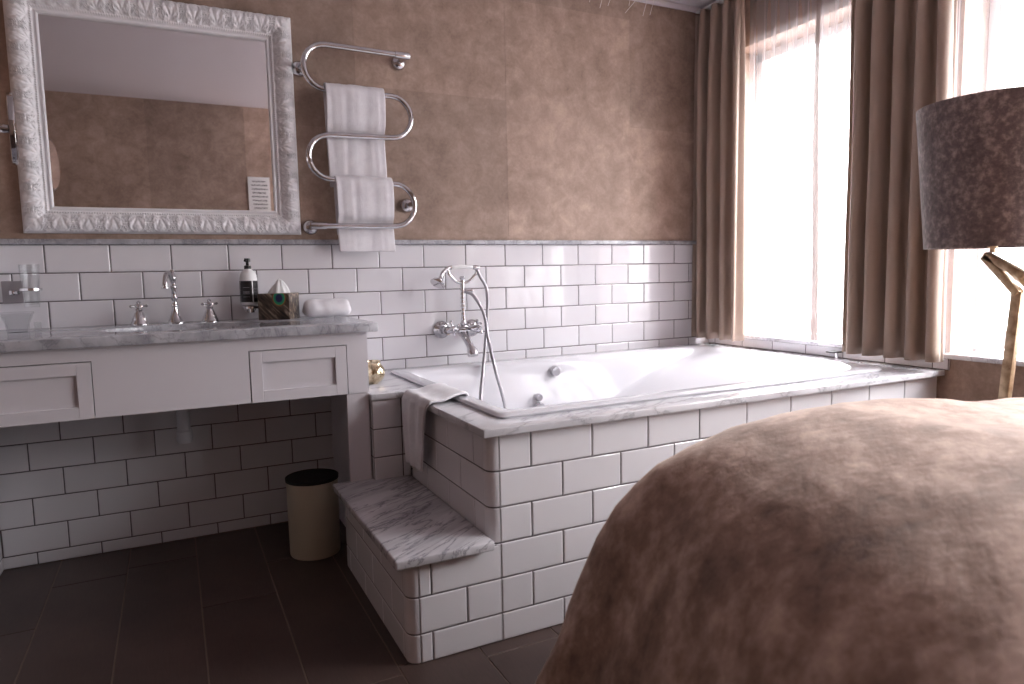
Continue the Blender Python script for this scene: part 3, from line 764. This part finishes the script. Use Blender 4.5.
link('porcelain_grip', bm, 'ceramic', hs, smooth=True)['label'] = 'white porcelain grip'
bm = bmesh.new(); D = .02
hp = spline([q(1.596-D, -.088, 1.036), q(1.612-D, -.088, 1.033), q(1.630-D, -.09, .997), q(1.655-D, -.1, .94), q(1.657-D, -.1, .85), q(1.632-D, -.13, .72), q(1.566-D, -.24, .595), q(1.526-D, -.3, .464), q(1.55-D, -.335, .37), q(1.61-D, -.335, .36), q(1.638-D, -.3, .44), q(1.606-D, -.28, .60), q(1.617-D, -.19, .725), q(1.626-D, -.13, .83), q(1.592-D, -.1, .91), q(1.55-D, -.092, .935)], 14)
rr = [.0068+.0009*((i % 2)) for i in range(len(hp))]
tube(bm, hp, rr, 10)
link('shower_hose', bm, 'hose', bx, smooth=True)
bm = bmesh.new(); tube(bm, [q(1.528, -.086, .935), q(1.545, -.09, .935), q(1.57, -.09, .935)], [.008, .011, .009], 14); link('hose_connector', bm, 'chrome', bx, smooth=True)

# ------------------------------------------------------------------ towel over the bath edge
bm = bmesh.new(); G = []
path = spline([(1.236, -.0, .60), (1.222, 0, .628), (1.18, 0, .6275), (1.13, 0, .6165), (1.10, 0, .616), (1.088, 0, .610), (1.083, 0, .590), (1.082, 0, .54), (1.084, 0, .45), (1.086, 0, .375)], 7)
n = len(path)
for i, p in enumerate(path):
    s = i/(n-1); row = []
    s2 = max(0, (s-.55)/.45)
    ya = -.655-.015*s2+(1-s)*-.02; yb = -.905+.09*s2+(.035 if s < .3 else 0)*(1-s/.3)
    d = (path[min(i+1, n-1)]-path[max(i-1, 0)]).normalized(); nn = Vector((d.z, 0, -d.x))
    if nn.x > 0 and s > .6: nn = -nn
    for k in range(37):
        u = k/36; y = ya+(yb-ya)*u
        h = .0045*(.55+noise.noise(Vector((u*6, s*2.2, 3)))+.5*math.sin(u*15+s*2))*min(1, .35+s)
        h = max(h, 0)
        off = Vector((-1, 0, 0))*h*1.2 if s > .62 else Vector((0, 0, 1))*h
        row.append(bm.verts.new(p+Vector((0, y, 0))+off))
    G.append(row)
for a, b in zip(G, G[1:]):
    for k in range(36): bm.faces.new((a[k], a[k+1], b[k+1], b[k]))
o = link('bath_towel', bm, 'towel', smooth='all')
so = o.modifiers.new('thick', 'SOLIDIFY'); so.thickness = .007; so.offset = 0
tag(o, 'thin white towel draped over the left edge of the bath above the step', 'towel')

# ------------------------------------------------------------------ things on the counter and ledge
sp = thing('soap_bottle', 'white pump soap bottle with a black label in a wall holder by the basin', 'bottle', (.663, -.055, .907))
bm = bmesh.new(); lathe(bm, [(.0, 0), (.028, 0), (.0325, .004), (.0325, .105), (.031, .118), (.024, .132), (.012, .141), (.011, .146), (.0, .146)], 32); link('bottle', bm, 'bottle', sp, smooth=True)
bm = bmesh.new(); lathe(bm, [(.013, .142), (.013, .154), (.006, .156), (.006, .168), (.011, .17), (.011, .182), (.0, .183)], 24); tube(bm, [(0, 0, .176), (-.01, -.02, .176), (-.012, -.026, .172)], .0042, 10); link('pump', bm, 'black', sp, smooth=True)
def curved_label(bm, r, z0, z1, a0, a1, n=16, th=.0008):
    A = []
    for k in range(n+1):
        a = math.radians(a0+(a1-a0)*k/n)
        A.append([bm.verts.new((rr*math.cos(a), rr*math.sin(a), z)) for rr, z in ((r, z0), (r+th, z0), (r+th, z1), (r, z1))])
    for p_, q_ in zip(A, A[1:]):
        for i in range(4): bm.faces.new((p_[i], p_[(i+1) % 4], q_[(i+1) % 4], q_[i]))
    bm.faces.new(A[0]); bm.faces.new(A[-1])
bm = bmesh.new(); curved_label(bm, .0325, .014, .096, 150, 192); curved_label(bm, .0325, .014, .096, 200, 285); curved_label(bm, .0325, .014, .096, 292, 360)
lb = link('label', bm, 'black_label', sp, smooth=True)
bm = bmesh.new()
for z in (.046, .050, .054, .034, .07): curved_label(bm, .0334, z, z+.0014, 225, 268, 10, .0003)
for z in (.03, .036, .042, .048, .054, .06, .066): curved_label(bm, .0334, z, z+.001, 300, 345, 10, .0003)
link('label_print', bm, 'label_print', lb, smooth=True)
bh = thing('bottle_holder', 'chrome wall ring holder under the soap bottle', 'holder', (.669, 0, .9))
bm = bmesh.new(); lathe(bm, [(.034, -.004), (.034, .004), (.0, .004)][:2]+[(.030, .004), (.030, -.004)], 32, (0, -.055, 0), close=True); tube(bm, [(0, -.022, -.002), (0, -.0005, -.002)], .006, 12); lathe(bm, [(.022, -.0005), (.022, -.005), (.0, -.006)], 24, (0, 0, -.002), 'y')
tube(bm, [(-.03, -.055, -.003), (.03, -.055, -.003)], .003, 8); tube(bm, [(0, -.055, -.02), (0, -.055, -.003)], .011, 14)
link('ring', bm, 'chrome', bh, smooth=True)

tb = thing('tissue_box', 'cube tissue box printed with a peacock feather on the countertop', 'tissue box', (.765, -.105, CT), math.radians(-27))
bm = bmesh.new(); box(bm, -.06, .06, -.06, .06, 0, .1, .0015); link('box', bm, 'feather', tb)
bm = bmesh.new(); n = 28; prev = None
RG = []
for j in range(9):
    t = j/8; row = []
    for k in range(n):
        a = 2*PI*k/n; r = (.036*(1-t)**.8+.0015)*(1+.33*math.sin(3*a+1.5*t)*(.3+t)+.18*math.sin(7*a)); row.append((r*math.cos(a)+.006*t, r*.55*math.sin(a), .1005+.055*t))
    RG.append(row)
loft(bm, RG); link('tissue', bm, 'tissue', tb, smooth='all')

wr_ = bmesh.new(); RG = []
prof_n = 30
for j in range(25):
    t = j/24; x = -.09+.18*t; row = []
    e = min(1, (1-abs(2*t-1)**6)); rad = .037*(.55+.45*e**.5)
    for k in range(prof_n):
        a = 2*PI*k/prof_n; r = rad*(1+.09*noise.noise(Vector((t*5, math.cos(a)*1.5, math.sin(a)*1.5)))+.03*math.sin(3*a+2)); z = r*math.sin(a)*.95+.036
        row.append((x+.003*math.sin(a*2), r*math.cos(a)*1.1, max(z, .0008)))
    RG.append(row)
R = loft(wr_, RG); wr_.faces.new(R[0])
tag(link('rolled_washcloth', wr_, 'towel', smooth='all', loc=(.945, -.12, CT)), 'white rolled washcloth lying at the right end of the countertop', 'towel')

hl = thing('tumbler_holder', 'square chrome wall holder gripping a glass tumbler at the far left', 'holder', (-.045, 0, .98))
bm = bmesh.new(); box(bm, -.085, -.024, -.008, -.0005, -.036, .04, .002); link('wall_plate', bm, 'brushed', hl)
bm = bmesh.new(); box(bm, -.058, -.04, -.05, -.008, -.008, .008, .002)
tube(bm, [(-.049+.0*i, -.04, 0) for i in (0, 1)][:1]+[(-.03, -.055, 0)], .006, 10)
lathe(bm, [(.034, -.004), (.034, .004), (.0305, .004), (.0305, -.004)], 30, (0.006, -.06, .01), close=True)
link('bracket', bm, 'chrome', hl, smooth=True)
def glass_cup(bm, c, r0, r1, h, th=.003, n=32, foot=0):
    prof = [(0, 0), (r0, 0), (r0+.001, .003), ((r0+r1)/2, h*.5), (r1, h), (r1-th, h), ((r0+r1)/2-th, h*.5), (r0-th, .010), (0, .008)]
    lathe(bm, prof, n, c)
bm = bmesh.new(); glass_cup(bm, (0, 0, 0), .022, .030, .145)
tag(link('glass_tumbler', bm, 'glass', smooth=True, loc=(-.039, -.06, .93)), 'clear glass tumbler held in the square wall holder', 'glass')
jr = thing('glass_jar', 'small flared glass jar standing on the countertop at the far left', 'glass', (-.062, -.2, CT))
bm = bmesh.new(); lathe(bm, [(0, 0), (.028, 0), (.030, .004), (.034, .03), (.042, .05), (.044, .058), (.041, .058), (.038, .05), (.031, .03), (.027, .009), (0, .008)], 32); link('cup', bm, 'glass', jr, smooth=True)
bm = bmesh.new(); lathe(bm, [(0, .0665), (.046, .0665), (.048, .063), (.046, .0595), (0, .0595)], 32); link('lid', bm, 'glass', jr, smooth=True)
bm = bmesh.new(); glass_cup(bm, (0, 0, 0), .009, .011, .03, .0015, 20)
tag(link('perfume_vial', bm, 'glass', smooth=True, loc=(-.012, -.17, CT)), 'tiny clear glass vial beside the glass jar on the countertop', 'glass')

vs = thing('gold_tealight_globe', 'gold mercury glass tealight globe on the marble ledge beside the vanity', 'candle holder', (1.056, -.36, RZ))
bm = bmesh.new(); pr_ = [(0, 0), (.02, 0)]+[(.047*math.sin(math.radians(a)), .041-.043*math.cos(math.radians(a))) for a in range(30, 141, 8)]+[(.0305, .078), (.033, .086), (.0305, .086), (.028, .078), (.033, .071), (.041, .057), (.044, .04), (.04, .022), (.02, .006), (0, .005)]
lathe(bm, pr_, 36); link('globe', bm, 'gold_glass', vs, smooth=True)

sd = thing('overflow_stand', 'tiny black topped stand on the marble deck by the window', 'stand', (2.99, -.845, RZ))
bm = bmesh.new(); box(bm, -.028, .028, -.022, .022, .028, .034, .001); link('top_plate', bm, 'black', sd)
bm = bmesh.new(); tube(bm, [(0, -.012, 0), (0, -.012, .028)], .006, 12); lathe(bm, [(.011, 0), (.011, .003), (.006, .004)], 16, (0, -.012, 0)); link('foot', bm, 'chrome', sd, smooth=True)

# waste bin
bn = thing('waste_bin', 'cream round waste bin with black lining standing beside the bath step', 'bin', (.812, -.37, 0))
bm = bmesh.new(); lathe(bm, [(0, .004), (.086, .004), (.088, 0), (.090, .004), (.092, .28), (.093, .284), (.089, .284), (.087, .28), (.085, .012), (0, .012)], 48); link('body', bm, 'cream', bn, smooth=True)
bm = bmesh.new(); lathe(bm, [(.0942, .276), (.0945, .287), (.091, .288), (.087, .284), (.084, .27), (.08, .1), (.07, .05), (0, .05), (0, .046), (.074, .046), (.083, .1), (.0865, .26), (.0885, .2845), (.0935, .285)], 48); link('liner', bm, 'bin_inside', bn, smooth=True)

# ------------------------------------------------------------------ curtains
def curtain(name, label, y0, y1, xc, amp, nf, z0, z1, matn, seed, group=None, top=True, cat='curtain', fine=0, hem=0, flare=0, ny=None):
    bm = bmesh.new(); ny = ny or int(nf*22); nz_ = 46; G = []
    rnd = random.Random(seed); ph = [rnd.uniform(-.6, .6) for _ in range(nf+2)]; am = [rnd.uniform(.65, 1.2) for _ in range(nf+2)]
    for j in range(nz_+1):
        t = j/nz_; z = z1+(z0-z1)*t; row = []
        for i in range(ny+1):
            u = i/ny; c = u*nf; k = int(min(c, nf-1)); fr = c-k
            a = am[k]*(1-fr)+am[k+1]*fr; p_ = ph[k]*(1-fr)+ph[k+1]*fr
            gath = .55+.45*min(1, t*5) if top else 1
            w1 = math.sin(2*PI*c+p_*(.3+t)); w2 = math.sin(4*PI*c+p_*2+1)*.15
            x = xc+amp*a*gath*(w1+w2*(1-t*.5))+fine*noise.noise(Vector((u*nf*3, t*2, seed)))
            y = y0+(y1-y0)*u+amp*.5*math.cos(2*PI*c+p_+.8)*(1 if nf > 6 else 1.0)+amp*.35*math.sin(4*PI*c+p_)*(1 if nf < 7 else 0)*(1 if 0 < i < ny else 0)+flare*t*(u-.5)*2+.006*noise.noise(Vector((u*3, t*3, seed+9)))
            row.append(bm.verts.new((x, y, z)))
        G.append(row)
    for a, b in zip(G, G[1:]):
        for i in range(ny): bm.faces.new((a[i], a[i+1], b[i+1], b[i]))
    o = link(name, bm, matn, smooth='all')
    if matn == 'curtain':
        so = o.modifiers.new('thick', 'SOLIDIFY'); so.thickness = .003; so.offset = 0
    return tag(o, label, cat, group)
ct = 'taupe curtains at the windows'
curtain('curtain', 'taupe curtain hanging in the corner at the left of the window', -.02, -.345, 2.935, .042, 4, .648, 2.33, 'curtain', 4, ct)
curtain('curtain', 'taupe curtain hanging between the two windows behind the lamp shade', -.94, -1.35, 2.94, .044, 5, .648, 2.33, 'curtain', 11, ct)
sh = 'white sheer curtains at the windows'
curtain('sheer_curtain', 'white sheer curtain beside the corner curtain at the left window', -.30, -.735, 3.018, .008, 7, .675, 2.33, 'sheer', 21, sh, fine=.006)
curtain('sheer_curtain', 'white sheer curtain hanging right of the overlap in the left window', -.70, -1.02, 3.006, .007, 5, .675, 2.33, 'sheer', 23, sh, fine=.006)
curtain('sheer_curtain', 'white sheer curtain filling the window behind the lamp', -1.27, -2.97, 3.012, .009, 22, .675, 2.33, 'sheer', 25, sh, fine=.006)
bm = bmesh.new(); G = []
for j in range(30):
    t = j/29; z = 2.33+(.676-2.33)*t; yc = -.722+.012*math.sin(t*5)
    G.append([bm.verts.new((2.996+.004*math.sin(k*1.3+t*4), yc+(k/6-.5)*(.022+.016*t), z)) for k in range(7)])
for a, b in zip(G, G[1:]):
    for k in range(6): bm.faces.new((a[k], a[k+1], b[k+1], b[k]))
link('side_hem', bm, 'hem', [o for o in C.objects if o.name.startswith('sheer_curtain')][0], smooth='all')
bm = bmesh.new(); box(bm, 2.925, 2.965, YFF+.02, -.01, 2.335, 2.342+.001, .001); box(bm, 2.995, 3.03, YFF+.02, -.01, 2.335, 2.343, .001)
struct('trim_5', bm, 'white_trim')

# ------------------------------------------------------------------ bed under a velvet spread
bd = thing('bed', 'bed under a brown velvet bedspread in the foreground', 'bed', (2.05, -2.35, 0))
bm = bmesh.new(); BX0, BX1, BY0, BY1 = 1.116, 2.98, -3.035, -1.736
lev = [(-.216, .012), (-.19, .1), (-.135, .22), (-.078, .33), (-.032, .41), (0, .47), (.030, .525), (.066, .572), (.106, .611), (.159, .645), (.225, .672), (.318, .698), (.424, .717), (.53, .728), (.636, .734), (.742, .737), (.83, .74)]
RG = []
def bed_ring(off, z):
    x0, x1, y0, y1 = BX0+off, BX1-max(off, 0)*.3, BY0+max(off, 0)*.25, BY1-max(off, 0)*.336
    y0 = min(y0, y1-.01)
    r = max(.02, min(.086+.25*max(off, 0), (y1-y0)*.45))
    return rrect(x0, x1, y0, y1, [.03, r, .05, .03], z, 14)
def dens(pts, k=6):
    out = []
    for a, b in zip(pts, pts[1:]+pts[:1]):
        d = math.dist(a, b); m_ = max(1, int(d/.04))
        for i in range(m_): out.append(tuple(a[c]+(b[c]-a[c])*i/m_ for c in range(3)))
    return out
# resample every ring to the same count by arc length
def resample(pts, n=220):
    P = [Vector(p) for p in pts]; P.append(P[0]); cum = [0]
    for a, b in zip(P, P[1:]): cum.append(cum[-1]+(b-a).length)
    out = []; j = 0
    for i in range(n):
        s = cum[-1]*i/n
        while cum[j+1] < s: j += 1
        t = (s-cum[j])/max(cum[j+1]-cum[j], 1e-9); out.append(P[j].lerp(P[j+1], t))
    return out
fine_lev = []
for a, b in zip(lev, lev[1:]):
    for i in range(3): fine_lev.append((a[0]+(b[0]-a[0])*i/3, a[1]+(b[1]-a[1])*i/3))
fine_lev.append(lev[-1])
for off, z in fine_lev:
    ringp = resample(bed_ring(off, z))
    row = []
    for p in ringp:
        wl = max(0, min(1, (2.6-p.x)/1.4)); p = Vector((p.x+.33*min(0, p.y+1.95)*wl, p.y, p.z))
        dx, dy = p.x-1.9, p.y+2.3
        if z < .46:    # hanging folds
            fw = (1-z/.46); fold = .018*fw*math.sin((p.x*1.1+p.y*1.3)*30+noise.noise(p*2)*4)
            d = Vector((dx, dy, 0)).normalized(); p = p+d*fold if (p.x < BX1-.05 and p.y > BY0+.05) else p
        tilt = -max(0, p.x-1.592)*.093*min(1, z/.5)
        wv = .012*noise.noise(Vector((p.x*4, p.y*4, 1)))*min(1, z/.4)+.004*noise.noise(Vector((p.x*14-p.y*6, p.y*9, 2)))*min(1, z/.4)
        row.append((p.x-2.05, p.y+2.35, p.z+tilt+wv))
    RG.append(row)
loft(bm, RG)
link('bedspread', bm, 'velvet', bd, smooth='all')
bm = bmesh.new(); box(bm, -.8, .85, -.64, .5, .2, .44, .05); link('mattress', bm, 'card', bd)
bm = bmesh.new(); box(bm, -.78, .84, -.64, .48, .0, .2, .01); link('bed_base', bm, 'paper_dark', bd)

# ------------------------------------------------------------------ floor lamp
LX, LY = 2.74, -1.615
lp = thing('floor_lamp', 'lamp with a grey brown velvet drum shade on angular gold legs', 'lamp', (LX, LY, 0))
bm = bmesh.new()
def shade_prof(r0, z0, r1, z1, th=.003):
    return [(r0, z0), (r1, z1), (r1-th, z1), (r0-th, z0)]
lathe(bm, shade_prof(.190, 0, .226, .443), 72, close=True)
sh_o = link('lamp_shade', bm, 'shade', lp, smooth=True, loc=(0, 0, 1.062))
SHADE_TILT = (math.radians(0), math.radians(0), 0)
bm = bmesh.new()
tube(bm, [(0, 0, 1.045), (0, 0, 1.058), (0, 0, 1.062), (0, 0, 1.10), (0, 0, 1.13)], [.008, .008, .014, .016, .015], 16)
for a in (0, 120, 240):
    a = math.radians(a); tube(bm, [(0, 0, 1.075), (.188*math.cos(a), .188*math.sin(a), 1.075)], .002, 8)
link('socket', bm, 'brass', lp, smooth=True)
bm = bmesh.new(); lathe(bm, [(.014, 1.13), (.02, 1.14), (.031, 1.17), (.033, 1.19), (.026, 1.215), (.0, 1.224)], 24); link('bulb', bm, 'white_trim', lp, smooth=True)
def bar(bm, pts, s=.015):
    pts = [Vector(p) for p in pts]
    for a, b in zip(pts, pts[1:]):
        d = (b-a); Ln = d.length; d.normalize(); u, v_ = frame_at(d)
        m_ = Matrix((( u.x, v_.x, d.x, a.x), (u.y, v_.y, d.y, a.y), (u.z, v_.z, d.z, a.z), (0, 0, 0, 1)))
        box(bm, -s, s, -s*.8, s*.8, -.004, Ln+.004, .003, mtx=m_)
legs = [[(0, .018, 1.032), (0, -.080, .918), (0, -.058, .585), (0, -.03, .012)],
        [(0, .018, 1.036), (0, -.094, .973), (.12, -.10, .86), (.16, -.08, .45), (.14, -.06, .012)],
        [(.01, .018, 1.032), (.2, -.07, .9), (.22, -.05, .5), (.2, -.02, .012)]]
for lg in legs:
    bm = bmesh.new(); bar(bm, lg); link('leg', bm, 'brass', lp, smooth=True)
bm = bmesh.new(); box(bm, -.06, .25, -.085, .06, 0, .012, .003); link('base_plate', bm, 'brass', lp)

# ------------------------------------------------------------------ pendant with hanging fibres (only the tips reach into view)
pd = thing('fibre_pendant', 'pendant lamp whose fine white fibres dip in at the top of the picture', 'lamp', (1.86, -.9, ZC))
bm = bmesh.new(); lathe(bm, [(0, 0), (.05, 0), (.05, -.02), (0, -.024)], 24); tube(bm, [(0, 0, -.02), (0, 0, -.06)], .004, 8); lathe(bm, [(0, -.05), (.03, -.055), (.045, -.08), (.03, -.105), (0, -.11)], 24); link('ceiling_rose', bm, 'white_trim', pd, smooth=True)
bm = bmesh.new(); rnd = random.Random(5)
tips = [((1.743, 1.914), (1.735, 1.888)), ((1.775, 1.919), (1.767, 1.899)), ((1.858, 1.932), (1.853, 1.911)), ((1.883, 1.935), (1.837, 1.886)), ((1.93, 1.942), (1.912, 1.887)), ((1.96, 1.947), (1.942, 1.894)), ((1.70, 1.93), (1.694, 1.90))]
for (xa, za), (xb, zb) in tips:
    xa, xb = xa-1.86, xb-1.86; za, zb = za-ZC, zb-ZC; dx, dz = xa-xb, za-zb
    tube(bm, spline([(0, 0, -.09), (xa*.7+dx*.5, 0, -.25), (xa+dx, 0, za+dz), (xa, 0, za), (xb, 0, zb)], 5), .0008, 5)
for i in range(26):
    a = rnd.uniform(0, 2*PI); R1 = rnd.uniform(.06, .2); hz = rnd.uniform(-.36, -.27)
    tube(bm, spline([(.03*math.cos(a), .03*math.sin(a), -.09), (R1*.6*math.cos(a), R1*.6*math.sin(a), -.16), (R1*math.cos(a), R1*math.sin(a), hz)], 5), .0007, 5)
link('fibres', bm, 'fibre', pd)
